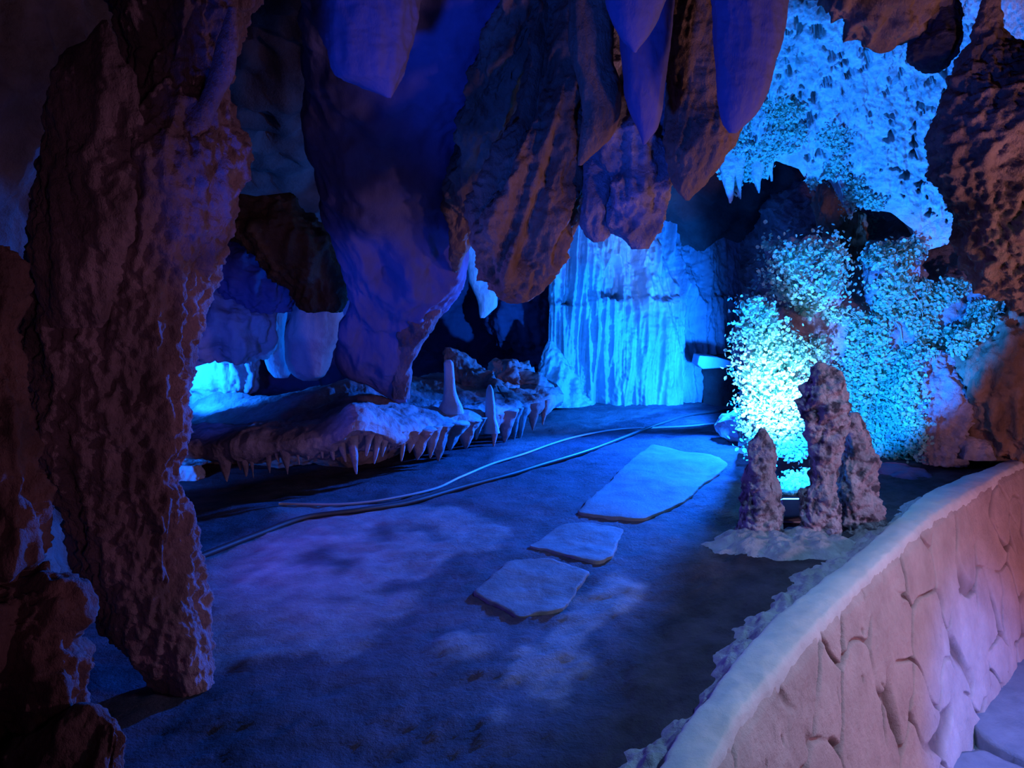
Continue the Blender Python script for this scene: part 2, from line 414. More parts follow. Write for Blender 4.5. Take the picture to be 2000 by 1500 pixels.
# ------------------------------------------------------------------ stalactites
def rock(name, rows, Y, mat, label, cat, group=None, **kw):
    return tag(loft(name, rows, Y, M[mat], **kw), label, cat, group)
GR = 'stalactites hanging from the cave ceiling'
rough = dict(lump=0.05, lf=4, flute=0.035, ff=8, fine=0.012, fnf=26, lean=0.25)
sleek = dict(lump=0.04, lf=2.6, flute=0.012, ff=6, fine=0.004, fnf=22)
rock('stalactite', [(-130, 590, 850), (0, 612, 820), (60, 624, 813), (100, 634, 806), (130, 640, 797), (158, 655, 784), (172, 710, 776), (184, 742, 768), (191, 756, 764)], 2.9, 'smooth',
     'broad blunt dark blue stalactite with a pale rim and short tip, above the widest one', 'stalactite', GR, seed=2, **sleek)
s2 = rock('stalactite', [(-130, 570, 1090, 3.3), (0, 590, 1070, 3.5), (100, 598, 1045, 3.7), (200, 605, 1015, 3.9), (300, 612, 980, 4.1), (380, 620, 950, 4.25), (430, 630, 935, 4.35), (480, 652, 912, 4.45), (520, 664, 898, 4.5), (560, 668, 886, 4.6), (600, 671, 864, 4.7), (650, 668, 832, 4.8), (700, 672, 808, 4.95), (735, 694, 801, 5.05), (765, 744, 799, 5.1), (786, 774, 795, 5.15)], 4, 'smooth',
     'huge wide blue stalactite tapering to a brown foot above the toothed ledge', 'stalactite', GR, seed=5, thick=0.6, nu=180, nv=240, lump=0.09, lf=1.8, flute=0.03, ff=4, fine=0.006, fnf=20)
loft('ridge', [(-130, 1000, 1110, 3.15), (0, 970, 1090, 3.3), (100, 940, 1052, 3.42), (200, 905, 1020, 3.55), (300, 882, 985, 3.75), (400, 872, 958, 3.95), (450, 880, 936, 4.05), (500, 878, 908, 4.15), (530, 882, 896, 4.3)], 3.7, M['brown'], seed=8, parent=s2, nu=140, nv=260, thick=1.1, back=2.5, lump=0.06, lf=5, flute=0.06, ff=6, fine=0.015, fnf=24, lean=0.35)['label'] = 'rough brown ridge'
loft('rib', [(490, 868, 900, 4.45), (540, 840, 893, 4.5), (590, 806, 872, 4.62), (640, 784, 840, 4.74), (690, 770, 812, 4.88), (740, 764, 801, 4.98), (780, 768, 799, 5.05)], 4.6, M['column'], seed=9, parent=s2, nu=110, nv=180, thick=0.8, back=2.0, **rough)
rock('stalactite', [(-130, 1015, 1215), (0, 1022, 1172), (100, 1018, 1162), (200, 998, 1150), (300, 966, 1140), (360, 945, 1126), (420, 931, 1115), (470, 935, 1102), (520, 942, 1088), (555, 962, 1072), (578, 990, 1052), (590, 1012, 1034)], 3.3, 'brown',
     'long brown stalactite with a heavy rounded tip in front of the back wall', 'stalactite', GR, seed=11, nu=160, nv=260, lump=0.07, lf=3.6, flute=0.06, ff=6, fine=0.014, fnf=24, lean=0.3)
rock('stalactite', [(-130, 1085, 1215), (0, 1108, 1202), (60, 1112, 1196), (120, 1120, 1198), (180, 1130, 1214), (220, 1134, 1212), (260, 1131, 1196), (290, 1129, 1175), (310, 1128, 1152), (323, 1129, 1137)], 2.9, 'brown',
     'reddish stalactite with a smooth pink pointed tip beside the long brown stalactite', 'stalactite', GR, seed=13, lump=0.04, lf=4, flute=0.015, ff=8, fine=0.006, fnf=26)
rock('stalactite', [(-130, 1178, 1330), (0, 1186, 1300), (40, 1196, 1286), (75, 1212, 1264), (95, 1230, 1248), (103, 1237, 1243)], 2.5, 'smooth',
     'short pointed blue stalactite, the highest tip in the middle of the ceiling', 'stalactite', GR, seed=15, **sleek)
rock('stalactite', [(-130, 1205, 1330), (0, 1208, 1318), (100, 1212, 1306), (160, 1216, 1302), (205, 1226, 1300), (250, 1244, 1288), (272, 1252, 1270), (283, 1255, 1261)], 2.8, 'smooth',
     'slim smooth blue stalactite directly below the short pointed one', 'stalactite', GR, seed=17, **sleek)
s6 = rock('stalactite', [(60, 1160, 1340), (150, 1152, 1335), (250, 1158, 1335), (320, 1160, 1336), (370, 1165, 1325), (405, 1172, 1306), (435, 1190, 1296), (458, 1212, 1284), (475, 1226, 1274), (487, 1234, 1268)], 3.2, 'knob',
     'knobbly purple stalactite with several ragged lobes in front of the blue flowstone curtain', 'stalactite', GR, seed=19, nu=140, nv=180, lump=0.07, lf=5, flute=0.03, ff=9, fine=0.015, fnf=24)
loft('lobe', [(180, 1160, 1215), (290, 1148, 1206), (340, 1140, 1204), (390, 1135, 1202), (435, 1132, 1200), (460, 1142, 1194), (473, 1158, 1182)], 3.2, M['knob'], seed=22, parent=s6, nu=80, nv=90, **rough)
loft('lobe', [(190, 1120, 1180), (330, 1108, 1156), (390, 1100, 1146), (440, 1094, 1130), (470, 1090, 1114), (484, 1092, 1102)], 3.4, M['knob'], seed=23, parent=s6, nu=80, nv=90, **rough)
rock('stalactite', [(-130, 1296, 1425), (0, 1300, 1412), (100, 1304, 1406), (200, 1309, 1412), (250, 1310, 1432), (285, 1310, 1424), (325, 1311, 1398), (355, 1315, 1374), (378, 1328, 1356), (392, 1338, 1346)], 3.0, 'brown',
     'brown stalactite between the knobbly purple one and the smooth violet blue one', 'stalactite', GR, seed=25, nv=200, **rough)
rock('stalactite', [(-130, 1372, 1570), (0, 1390, 1538), (60, 1396, 1526), (120, 1400, 1512), (170, 1402, 1500), (210, 1405, 1482), (240, 1411, 1460), (259, 1424, 1440)], 2.6, 'smooth',
     'smooth violet blue stalactite with a rounded tip beside the bright cyan ceiling', 'stalactite', GR, seed=27, nv=190, **sleek)
rock('stalactite', [(-130, 1560, 1900), (0, 1584, 1856), (30, 1614, 1830), (60, 1652, 1798), (85, 1682, 1756), (98, 1702, 1736), (104, 1714, 1724)], 3.5, 'brown',
     'wide dark purple ceiling rock with a low point above the bright cyan ceiling', 'hanging rock', GR, seed=29, thick=0.5, **rough)
rock('stalactite', [(0, 1815, 1868), (50, 1798, 1872), (80, 1776, 1873), (110, 1766, 1864), (130, 1785, 1848), (143, 1808, 1832)], 3.5, 'dark',
     'small dark hanging boulder in front of the bright cyan ceiling beside the brown hanging mass', 'hanging rock', GR, seed=31, **rough)
rock('rock_pillar', [(300, 1580, 1650), (370, 1588, 1652), (420, 1596, 1682), (470, 1612, 1690), (530, 1636, 1694), (580, 1646, 1694), (640, 1650, 1696)], 6.1, 'brown', 'dim purple rock pillar standing in the dark recess of the leafy wall', 'rock', None, seed=33, **rough)
for k, (xa, xb, ya, yt, lb) in enumerate([(1408, 1440, 318, 397, 'bright cyan pointed drip, longest at the lower edge of the lit ceiling'), (1436, 1452, 330, 389, 'bright cyan drip pressed against the longest one under the lit ceiling'), (1468, 1492, 320, 377, 'short bright cyan drip under the lit ceiling, beside the dark recess'), (1498, 1512, 310, 354, 'tiny bright cyan drip under the lit ceiling at the edge of the dark recess')]):
    w_ = xb - xa; c_ = (xa + xb) / 2
    rock('stalactite', [(ya - 30, xa - w_ * .35, xb + w_ * .35), (ya, xa - w_ * 0.1, xb + w_ * 0.1), (ya + (yt - ya) * .5, xa + w_ * .12, xb - w_ * .2), (ya + (yt - ya) * .8, c_ - w_ * .18 + 2, c_ + w_ * .16 + 2), (yt, c_ + 0.5, c_ + 4)], 5.35, 'lit', lb, 'stalactite', 'drips under the lit ceiling', seed=400 + k, nu=50, nv=60, lump=0.05, lf=8, flute=0.0, fine=0.02, fnf=26)
# upper right hanging mass
rock('hanging_rock', [(-60, 1924, 1936), (0, 1918, 1950), (50, 1906, 1964), (100, 1892, 2010), (150, 1862, 2140), (220, 1838, 2260), (300, 1828, 2330), (400, 1846, 2370), (470, 1872, 2390), (530, 1912, 2410), (575, 1962, 2410), (605, 2012, 2410)], 3.35, 'brown',
     'big rough brown rock mass hanging at the upper right with a narrow peak', 'hanging rock', None, seed=35, thick=0.5, nu=260, nv=260, lump=0.055, lf=2.5, flute=0.02, ff=8, fine=0.024, fnf=20, lean=0.3)
rock('rock_wall_bulge', [(540, 2010, 2400), (590, 1976, 2400), (630, 1920, 2400), (680, 1876, 2400), (730, 1868, 2400), (790, 1890, 2400), (840, 1895, 2400), (875, 1920, 2400), (900, 1950, 2400)], 4.95, 'brown',
     'warm reddish brown rock bulge at the right above the stone wall coping', 'rock', None, seed=37, thick=0.4, nu=200, nv=150, lump=0.08, lf=3, flute=0.05, ff=7, fine=0.02, fnf=20)
rock('rock_column', [(684, 1800, 1846), (706, 1782, 1872), (740, 1776, 1888), (790, 1772, 1894), (840, 1774, 1890), (880, 1785, 1882), (905, 1790, 1880)], 5.05, 'knob',
     'stubby purple rock pillar with a grainy surface between the leaves and the reddish rock', 'rock', None, seed=39, lump=0.05, lf=4, flute=0.03, ff=8, fine=0.02, fnf=26)
rock('boulder', [(852, 1888, 1904), (862, 1876, 1924), (878, 1868, 1936), (893, 1864, 1944)], 4.95, 'knob', 'small rounded rock at the foot of the reddish rock, behind the stone wall', 'rock', None, seed=41, nu=60, nv=40, **rough)
rock('boulder', [(828, 1988, 2012), (840, 1980, 2030), (860, 1976, 2040), (882, 1974, 2050)], 4.95, 'knob', 'violet rock tip at the far right edge just above the coping', 'rock', None, seed=43, nu=60, nv=40, **rough)
rock('rock_shelf', [(908, 1715, 1760, 5.0), (914, 1705, 1800, 4.95), (926, 1700, 1812, 4.9), (940, 1698, 1815, 4.85)], 4.9, 'smooth', 'low flat rock shelf on the ground behind the broad stalagmite', 'rock', None, seed=45, nu=80, nv=40, thick=0.9, **sleek)

# ------------------------------------------------------------------ left column and boulders
colm = rock('rock_column', [(-140, 190, 540), (0, 215, 490), (80, 235, 466), (160, 215, 446), (200, 190, 456), (250, 150, 466), (310, 115, 481), (360, 100, 471), (420, 88, 455), (480, 80, 438), (520, 76, 416), (600, 72, 396), (680, 68, 371), (740, 66, 363), (800, 66, 368), (850, 70, 367), (900, 82, 357), (950, 112, 365), (1000, 140, 378), (1100, 162, 378), (1180, 182, 386), (1240, 232, 397), (1300, 282, 405), (1350, 306, 414), (1400, 318, 420), (1440, 316, 432), (1470, 300, 446)], 2.2, 'column',
     'thick rough brown rock column on the near left reaching the ground', 'rock column', None, seed=51, nu=260, nv=420, thick=0.8, lump=0.03, lf=4, flute=0.022, ff=10, fine=0.014, fnf=28, sq=0.3, lean=0.15)
loft('bulge', [(38, 196, 212), (70, 172, 224), (110, 126, 240), (160, 108, 262), (210, 92, 268), (260, 82, 286), (330, 66, 292), (420, 60, 280), (520, 70, 250), (640, 100, 200)], 2.02, M['column'], seed=53, parent=colm, nu=120, nv=160, thick=0.45, lump=0.03, lf=4, flute=0.02, ff=9, fine=0.012, fnf=26)
loft('ridge', [(15, 446, 462), (80, 428, 464), (130, 414, 458), (175, 398, 440), (230, 366, 420), (300, 322, 392), (370, 296, 360)], 2.08, M['column'], seed=55, parent=colm, nu=70, nv=120, thick=0.8, lump=0.03, lf=5, flute=0.02, ff=9, fine=0.01, fnf=26)
GB = 'dark rocks heaped at the lower left'
rock('boulder', [(480, -260, 10), (560, -280, 32), (700, -300, 44), (800, -300, 56), (900, -300, 70), (1000, -300, 88), (1060, -280, 94), (1110, -240, 62), (1150, -180, 20)], 1.85, 'umber', 'tall dark brown rock at the left edge beside the column', 'rock', GB, seed=57, nu=140, nv=160, thick=0.5, **rough)
rock('boulder', [(1130, -150, 50), (1155, -220, 104), (1195, -280, 136), (1250, -300, 140), (1300, -300, 160), (1360, -300, 170), (1400, -280, 164), (1440, -240, 110), (1475, -180, 40)], 1.8, 'umber', 'rounded dark brown boulder at the left edge below the tall rock', 'rock', GB, seed=59, nu=140, nv=140, thick=0.5, **rough)
rock('boulder', [(1375, 150, 180), (1405, 100, 235), (1450, 40, 252), (1520, -60, 262), (1600, -120, 280), (1680, -140, 300)], 1.72, 'umber', 'low purple brown boulder at the bottom left corner', 'rock', GB, seed=61, nu=120, nv=100, thick=0.5, **rough)

# ------------------------------------------------------------------ left back chamber
rock('hanging_rock', [(380, 440, 560), (430, 430, 610), (470, 470, 655), (510, 510, 668), (560, 556, 672), (590, 580, 671), (607, 612, 662)], 5.3, 'brown', 'dark brown hanging rock at the back beside the huge blue stalactite', 'hanging rock', None, seed=63, nu=110, nv=110, **rough)
rock('hanging_rock', [(420, 380, 470), (480, 380, 520), (540, 390, 560), (580, 440, 570), (606, 490, 555)], 5.9, 'smooth', 'dim violet rock overhang behind the left column', 'hanging rock', None, seed=65, nu=110, nv=110, **rough)
rock('boulder', [(560, 410, 500), (590, 385, 520), (630, 360, 534), (665, 350, 532), (690, 350, 515), (706, 365, 480)], 6.0, 'pale', 'rounded blue rock hanging behind the left column, above the bright cyan drapery', 'hanging rock', None, seed=67, nu=110, nv=90, lump=0.1, lf=4, flute=0.02, ff=8, fine=0.01, fnf=22)
rock('stalactite', [(560, 500, 570), (620, 510, 562), (660, 514, 556), (700, 515, 560), (725, 524, 566), (737, 536, 562)], 6.3, 'pale', 'slim blue hanging lobe behind the column, with a bright lower end', 'stalactite', 'lit lobes at the left back', seed=69, nu=70, nv=80, **sleek)
rock('stalactite', [(580, 585, 660), (610, 566, 668), (650, 556, 668), (690, 556, 648), (715, 562, 642), (733, 576, 632), (742, 592, 618)], 5.9, 'pale', 'plump blue hanging lobe with a bright lower end beside the huge blue stalactite', 'stalactite', 'lit lobes at the left back', seed=71, nu=80, nv=90, **sleek)
rock('flowstone_drapery', [(680, 320, 505), (720, 320, 500), (745, 320, 496), (770, 330, 482), (790, 335, 452), (806, 345, 420), (818, 355, 384)], 6.6, 'pale', 'bright cyan flowstone drapery glimpsed past the left column', 'rock formation', None, seed=73, nu=120, nv=90, thick=0.4, lump=0.06, lf=5, flute=0.05, ff=9, fine=0.01, fnf=24)
rock('boulder', [(866, 335, 366), (885, 325, 384), (910, 320, 396), (935, 315, 404), (965, 310, 400)], 4.75, 'pale', 'cyan lit rock on the ground at the left end of the toothed ledge', 'rock', None, seed=75, nu=70, nv=60, **rough)

# ------------------------------------------------------------------ ledge with drip teeth
lip_px = [(250, 895, 4.45), (360, 878, 4.4), (420, 876, 4.35), (500, 872, 4.3), (600, 864, 4.3), (680, 858, 4.3), (740, 850, 4.45), (800, 846, 4.7), (870, 834, 5.1), (940, 820, 5.5), (980, 808, 5.8), (1050, 790, 6.3), (1100, 775, 6.9)]
def lip(x):
    y = interp(np.asarray(x, float), [(a, b) for a, b, c in lip_px]); Y = interp(np.asarray(x, float), [(a, c) for a, b, c in lip_px])
    return at(x, y, Y)
def build_ledge():
    nu, nv = 420, 150
    xs = np.linspace(250, 1100, nu)
    L0 = lip(xs)
    prof = np.array([(0.75, -1.0, 0), (0.62, -0.7, 0), (0.5, -0.3, -0.06), (0.22, 0, -0.12), (0.05, 0, -0.075), (-0.02, 0, -0.03), (-0.02, 0, 0.02), (0.08, 0, 0.06), (0.3, 0, 0.085), (0.7, 0, 0.11), (1.2, 0, 0.16), (1.7, 0, 0.12), (2.1, 0, -0.1)])
    k = np.linspace(0, len(prof) - 1, nv); t = np.arange(len(prof))
    dy = interp(k, list(zip(t, prof[:, 0]))); fz = interp(k, list(zip(t, prof[:, 1]))); dz = interp(k, list(zip(t, prof[:, 2])))
    P = np.empty((nv, nu, 3))
    back = np.where(xs > 1000, 0.8, 1.0)
    dirx = -0.25
    P[..., 0] = L0[None, :, 0] + dirx * dy[:, None]
    P[..., 1] = L0[None, :, 1] + dy[:, None] * back
    P[..., 2] = L0[None, :, 2] * (1 + fz[:, None]) + dz[:, None] * np.where(dy[:, None] > 0.3, np.interp(xs, [330, 480, 650, 700], [-0.5, 0.1, 0.9, 1.0])[None], 1.0)
    bul = np.exp(-((xs - 708) / 48) ** 2)[None] * np.exp(-((dy - 0.12) / 0.35) ** 2)[:, None] * (k[:, None] > 3.5)
    P[..., 1] -= 0.10 * bul; P[..., 2] += 0.11 * bul
    n = grid_normals(P); n *= np.sign((n[nv // 2] * np.array([0, -1, 0.5])).sum(-1).mean())
    wgt = np.clip((xs - 900) / 120, 0, 1)[None]
    d = displace(P, 77, lump=0.035, lf=3.5, flute=0.006, ff=9, fine=0.005, fnf=24) + wgt * 0.035 * (0.5 - cells(P * 6)[0])
    P = P + n * d[..., None]
    return link('flowstone_ledge', P.reshape(-1, 3), grid_faces(nv, nu), M['ledge'])
ledge = tag(build_ledge(), 'long low flowstone ledge fringed with hanging stone teeth along the ground at mid left', 'rock ledge')

teeth = [(443, 941, 20), (470, 918, 12), (481, 931, 13), (495, 933, 12), (527, 924, 15), (545, 905, 10), (562, 927, 15), (585, 908, 10), (602, 917, 15), (630, 900, 10), (652, 905, 12), (675, 912, 14), (696, 946, 16), (715, 900, 14), (731, 921, 18), (746, 892, 11), (759, 878, 10), (772, 880, 11), (784, 913, 15), (800, 894, 18), (815, 910, 24), (840, 906, 26), (856, 903, 24), (878, 892, 26), (910, 884, 28), (930, 858, 14), (964, 876, 14), (984, 870, 22), (1003, 862, 18), (1013, 868, 14), (1040, 838, 18), (1060, 828, 16)]
for i, (x, ye, w) in enumerate(teeth):
    p = lip(x); Yd = float(p[1]) + 0.04
    ytop = float(interp(np.array([float(x)]), [(a, b) for a, b, c in lip_px])[0]) - 6
    rr = random.Random(i); w = w * rr.uniform(0.8, 1.5) * (1.05 if x > 790 else 1.0); ye = ye - (ye - 860) * rr.uniform(0, 0.35) * (x > 600); sl = (-9 if x < 700 else 7) * rr.uniform(0.3, 1.6)
    rows = [(ytop, x + sl - w * 0.75, x + sl + w * 0.75), (ytop + (ye - ytop) * 0.35, x + sl * .6 - w * 0.5, x + sl * .6 + w * 0.5), (ytop + (ye - ytop) * 0.7, x + sl * 0.3 - w * 0.3, x + sl * 0.3 + w * 0.3), (ye, x - 1.5, x + 1.5)]
    loft('drip_tooth', rows, Yd, M['ledge'], nu=28, nv=44, seed=100 + i, parent=ledge, thick=1.1, lump=0.04, lf=6, flute=0.02, ff=12, fine=0.01, fnf=30)

rock('stalagmite', [(703, 871, 881), (710, 867, 886), (735, 867, 888), (760, 867, 890), (780, 865, 896), (795, 858, 904), (806, 854, 908)], 5.35, 'pale', 'slender pale violet stalagmite standing on the toothed ledge', 'stalagmite', 'stalagmites on the ledge', seed=81, nu=60, nv=90, **sleek)
rock('stalagmite', [(752, 954, 959), (762, 950, 963), (790, 948, 966), (812, 946, 968), (830, 944, 974), (845, 942, 978)], 5.55, 'pale', 'short pale violet stalagmite nearer the lit end of the toothed ledge', 'stalagmite', 'stalagmites on the ledge', seed=83, nu=60, nv=80, **sleek)
rock('boulder', [(678, 868, 880), (692, 862, 900), (712, 864, 935), (735, 880, 968), (760, 890, 1010), (790, 890, 1040)], 6.6, 'ledge', 'dark sloping rock with a bright blue top rim behind the slender stalagmite', 'rock', 'rocks behind the ledge', seed=85, nu=110, nv=90, lump=0.07, lf=6, flute=0.02, ff=9, fine=0.015, fnf=24)
rock('boulder', [(700, 985, 1005), (712, 960, 1030), (728, 955, 1050), (750, 960, 1075), (780, 970, 1095)], 7.0, 'ledge', 'lumpy blue rock behind the lit end of the ledge', 'rock', 'rocks behind the ledge', seed=87, nu=100, nv=70, lump=0.07, lf=6, flute=0.02, ff=9, fine=0.015, fnf=24)
rock('stalagmite', [(666, 1070, 1080), (678, 1064, 1088), (694, 1054, 1096), (706, 1050, 1106), (740, 1045, 1130), (790, 1040, 1150)], 7.5, 'pale', 'small bright blue stalagmite stump at the foot of the flowstone curtain', 'stalagmite', None, seed=89, nu=90, nv=80, **rough)
rock('stalactite', [(430, 880, 930), (500, 905, 940), (540, 915, 955), (575, 928, 974), (597, 934, 972), (612, 936, 956), (621, 938, 946)], 7.0, 'pale', 'blue lit stalactite just past the tip of the long brown stalactite', 'stalactite', None, seed=91, nu=70, nv=100, **sleek)
rock('boulder', [(540, 980, 1050), (580, 955, 1080), (620, 950, 1092), (660, 960, 1096), (690, 985, 1092), (715, 1000, 1080)], 8.9, 'smooth', 'blue rock hump with a bright patch, at the foot of the flowstone curtain', 'rock', None, seed=93, nu=100, nv=90, lump=0.09, lf=5, flute=0.03, ff=9, fine=0.015, fnf=24)

# ------------------------------------------------------------------ three near stalagmites and their mound
GS = 'stalagmites beside the stone wall'
knobby = dict(lump=0.05, lf=7, flute=0.012, ff=10, fine=0.024, fnf=24, pit=0.036, pf=15)
rock('stalagmite', [(836, 1484, 1494), (848, 1474, 1504), (868, 1464, 1513), (900, 1458, 1520), (940, 1450, 1521), (980, 1446, 1523), (1020, 1442, 1526), (1050, 1437, 1531), (1075, 1426, 1538)], 3.62, 'pocked', 'short pointed knobbly stalagmite, left of the three beside the stone wall', 'stalagmite', GS, seed=95, nu=120, nv=170, **knobby)
rock('stalagmite', [(708, 1594, 1612), (718, 1584, 1628), (740, 1576, 1640), (768, 1564, 1650), (796, 1560, 1656), (818, 1570, 1656), (850, 1580, 1650), (900, 1582, 1642), (945, 1579, 1640), (968, 1564, 1642), (1000, 1557, 1644), (1030, 1560, 1642), (1058, 1563, 1640), (1075, 1556, 1650)], 3.58, 'pocked', 'tallest dark stalagmite with a swollen head, middle of the three beside the stone wall', 'stalagmite', GS, seed=97, nu=140, nv=260, **knobby)
rock('stalagmite', [(806, 1656, 1674), (822, 1645, 1686), (860, 1640, 1698), (900, 1636, 1712), (950, 1632, 1716), (1000, 1634, 1720), (1030, 1634, 1723), (1050, 1630, 1724), (1070, 1626, 1730)], 3.74, 'pocked', 'broad pale pinkish stalagmite behind the tallest one, next to the coping', 'stalagmite', GS, seed=99, nu=120, nv=190, **knobby)
def build_mound():
    c = on_floor(1555, 1062); n1, n2 = 60, 160
    r = np.linspace(0, 1, n1)[:, None]; th = np.linspace(0, 2 * math.pi, n2, endpoint=False)[None]
    edge = 1 + 0.25 * fbm(np.stack([np.cos(th) * 1.5, np.sin(th) * 1.5, 0 * th], -1), 3)
    X = c[0] + 0.42 * r * edge * np.cos(th) - 0.03; Yg = c[1] + 0.26 * r * edge * np.sin(th) - 0.03
    Z = 0.075 * (1 - r ** 2.5) - 0.02 + 0 * th
    P = np.stack([X, Yg, Z], -1)
    P[..., 2] += (0.03 * fbm(P * 9, 3) + 0.02 * (0.5 - cells(P * 18)[0])) * (1 - r ** 4)
    return link('rubble_mound', P.reshape(-1, 3), grid_faces(n1, n2, True), M['mortar'])
tag(build_mound(), 'low rubbly grey mound under the three stalagmites', 'mound')

# ------------------------------------------------------------------ stone retaining wall
wall = bpy.data.objects.new('stone_wall', None); COL.objects.link(wall); wall.location = (1.6, 3.2, WALK)
tag(wall, 'curved low stone faced wall with a pale mortar coping at the lower right', 'wall')
wall.empty_display_size = 0.1
def rel(P): return P - np.array(wall.location)
def along(n):
    q = np.linspace(0.9, 6.4, 1600); c = np.stack([out_x(q), q], -1)
    s = np.r_[0, np.cumsum(np.linalg.norm(np.diff(c, axis=0), axis=1))]
    sq = np.linspace(0, s[-1], n); Y = np.interp(sq, s, q)
    return sq, Y
def build_face():
    nu, nv = 1000, 240
    s, Y = along(nu); Xo = out_x(Y)
    T = np.stack([np.gradient(Xo, s), np.gradient(Y, s)], -1); T /= np.linalg.norm(T, axis=1)[:, None]
    Nn = np.stack([T[:, 1], -T[:, 0]], -1)
    h = np.linspace(0, 1, nv)
    drop = (CAPZ - WALK + 0.05)
    off = -0.012 + 0.02 * np.minimum(h / 0.04, 1) + 0.27 * h
    P = np.empty((nv, nu, 3))
    P[..., 0] = Xo + Nn[:, 0] * off[:, None]; P[..., 1] = Y + Nn[:, 1] * off[:, None]; P[..., 2] = CAPZ - 0.005 - drop * h[:, None]
    q = np.stack(np.broadcast_arrays(s[None, :] * 1.0, h[:, None] * drop, 0.0 * s[None]), -1)
    qw = q + 0.09 * np.stack([fbm(q * 2.6 + 2, 2), fbm(q * 2.6 + 40, 2), 0 * q[..., 0]], -1)
    g = qw * np.array([2.7, 3.1, 0]) + np.array([0, 0, 0.5])
    d1, d2 = cells(g, 4); e = d2 - d1
    grv = np.clip(1.3 - e / 0.045, 0, 1) * np.clip(0.55 + 1.8 * fbm(q * 3 + 9, 2), 0, 1)
    side = np.clip(1 - e / 0.16, 0, 1)
    d = 0.006 * np.minimum(e, 0.5) / 0.5 + 0.005 * fbm(q * 6, 3) + 0.0015 * fbm(q * 30, 3) - 0.035 * grv + 0.006 * side * np.clip(fbm(q * 4 + 70, 2) * 2, 0, 1)
    hole = np.clip((fbm(q * np.array([20, 10, 1]) + 15, 3) - 0.85) * 6, 0, 1); d = d - 0.012 * hole
    fade = np.clip(h / 0.06, 0, 1)[:, None]
    d = d * fade
    P[..., 0] += Nn[:, 0] * d; P[..., 1] += Nn[:, 1] * d
    tone = np.clip(grv * 1.1 + 0.8 * hole, 0, 1) * fade * 0.85
    return link('stone_facing', rel(P).reshape(-1, 3), grid_faces(nv, nu), M['face'], wall, tone=tone)
build_face()
def build_cap():
    nu, nv = 500, 40
    s, Y = along(nu); Xo = out_x(Y)
    T = np.stack([np.gradient(Xo, s), np.gradient(Y, s)], -1); T /= np.linalg.norm(T, axis=1)[:, None]
    Nn = np.stack([T[:, 1], -T[:, 0]], -1)
    # width measured square to the wall
    wid = np.array([np.min(np.hypot(inn_x(np.linspace(0.5, 6.6, 400)) - a, np.linspace(0.5, 6.6, 400) - b)) for a, b in zip(Xo, Y)])
    prof = [(-1.22, -0.12), (-1.22, -0.02), (-1.14, 0.0), (-0.5, 0.012), (-0.12, 0.006), (-0.02, -0.004), (0.04, -0.02), (0.07, -0.045), (0.05, -0.07)]
    k = np.linspace(0, len(prof) - 1, nv); t = range(len(prof))
    a = interp(k, [(i, p[0]) for i, p in enumerate(prof)]); z = interp(k, [(i, p[1]) for i, p in enumerate(prof)])
    off = a[:, None] * wid[None]
    P = np.empty((nv, nu, 3))
    P[..., 0] = Xo + Nn[:, 0] * off; P[..., 1] = Y + Nn[:, 1] * off; P[..., 2] = CAPZ + z[:, None]
    P = P + grid_normals(P) * (0.006 * fbm(P * 8, 3) + 0.002 * fbm(P * 40, 2))[..., None]
    o = link('coping', rel(P).reshape(-1, 3), grid_faces(nv, nu), M['cap'], wall); o['label'] = 'pale smooth mortar coping'
build_cap()
def build_bank():
    nu, nv = 700, 60
    q = np.linspace(0.9, 5.0, nu); Xi = inn_x(q)
    T = np.stack([np.gradient(Xi, q), np.ones(nu)], -1); T /= np.linalg.norm(T, axis=1)[:, None]
    Nn = np.stack([-T[:, 1], T[:, 0]], -1)
    b = np.stack([q * 2.2, 0 * q, 0 * q], -1)
    w = 0.03 + 1.2 * np.clip(0.10 + 0.09 * fbm(b + 4, 2) + 0.03 * fbm(b * 5, 2) + 0.05 * np.exp(-((q - 2.9) / 0.35) ** 2), 0.035, 0.3)
    v = np.linspace(0, 1, nv)[:, None]
    off = v * w[None] - 0.03
    P = np.empty((nv, nu, 3)); P[..., 0] = Xi + Nn[:, 0] * off; P[..., 1] = q + Nn[:, 1] * off
    P[..., 2] = 0.062 * (1 - v ** 2.2) - 0.012
    P[..., 2] += (0.018 * fbm(P * 14, 3) + 0.03 * (0.45 - cells(P * 22)[0])) * np.clip((1 - v) * 3, 0, 1) * np.clip(v * 6, 0.2, 1)
    return link('mortar_bank', P.reshape(-1, 3), grid_faces(nv, nu), M['mortar'], None)
tag(build_bank(), 'ragged strip of spilled rough mortar along the inner edge of the coping', 'mortar')

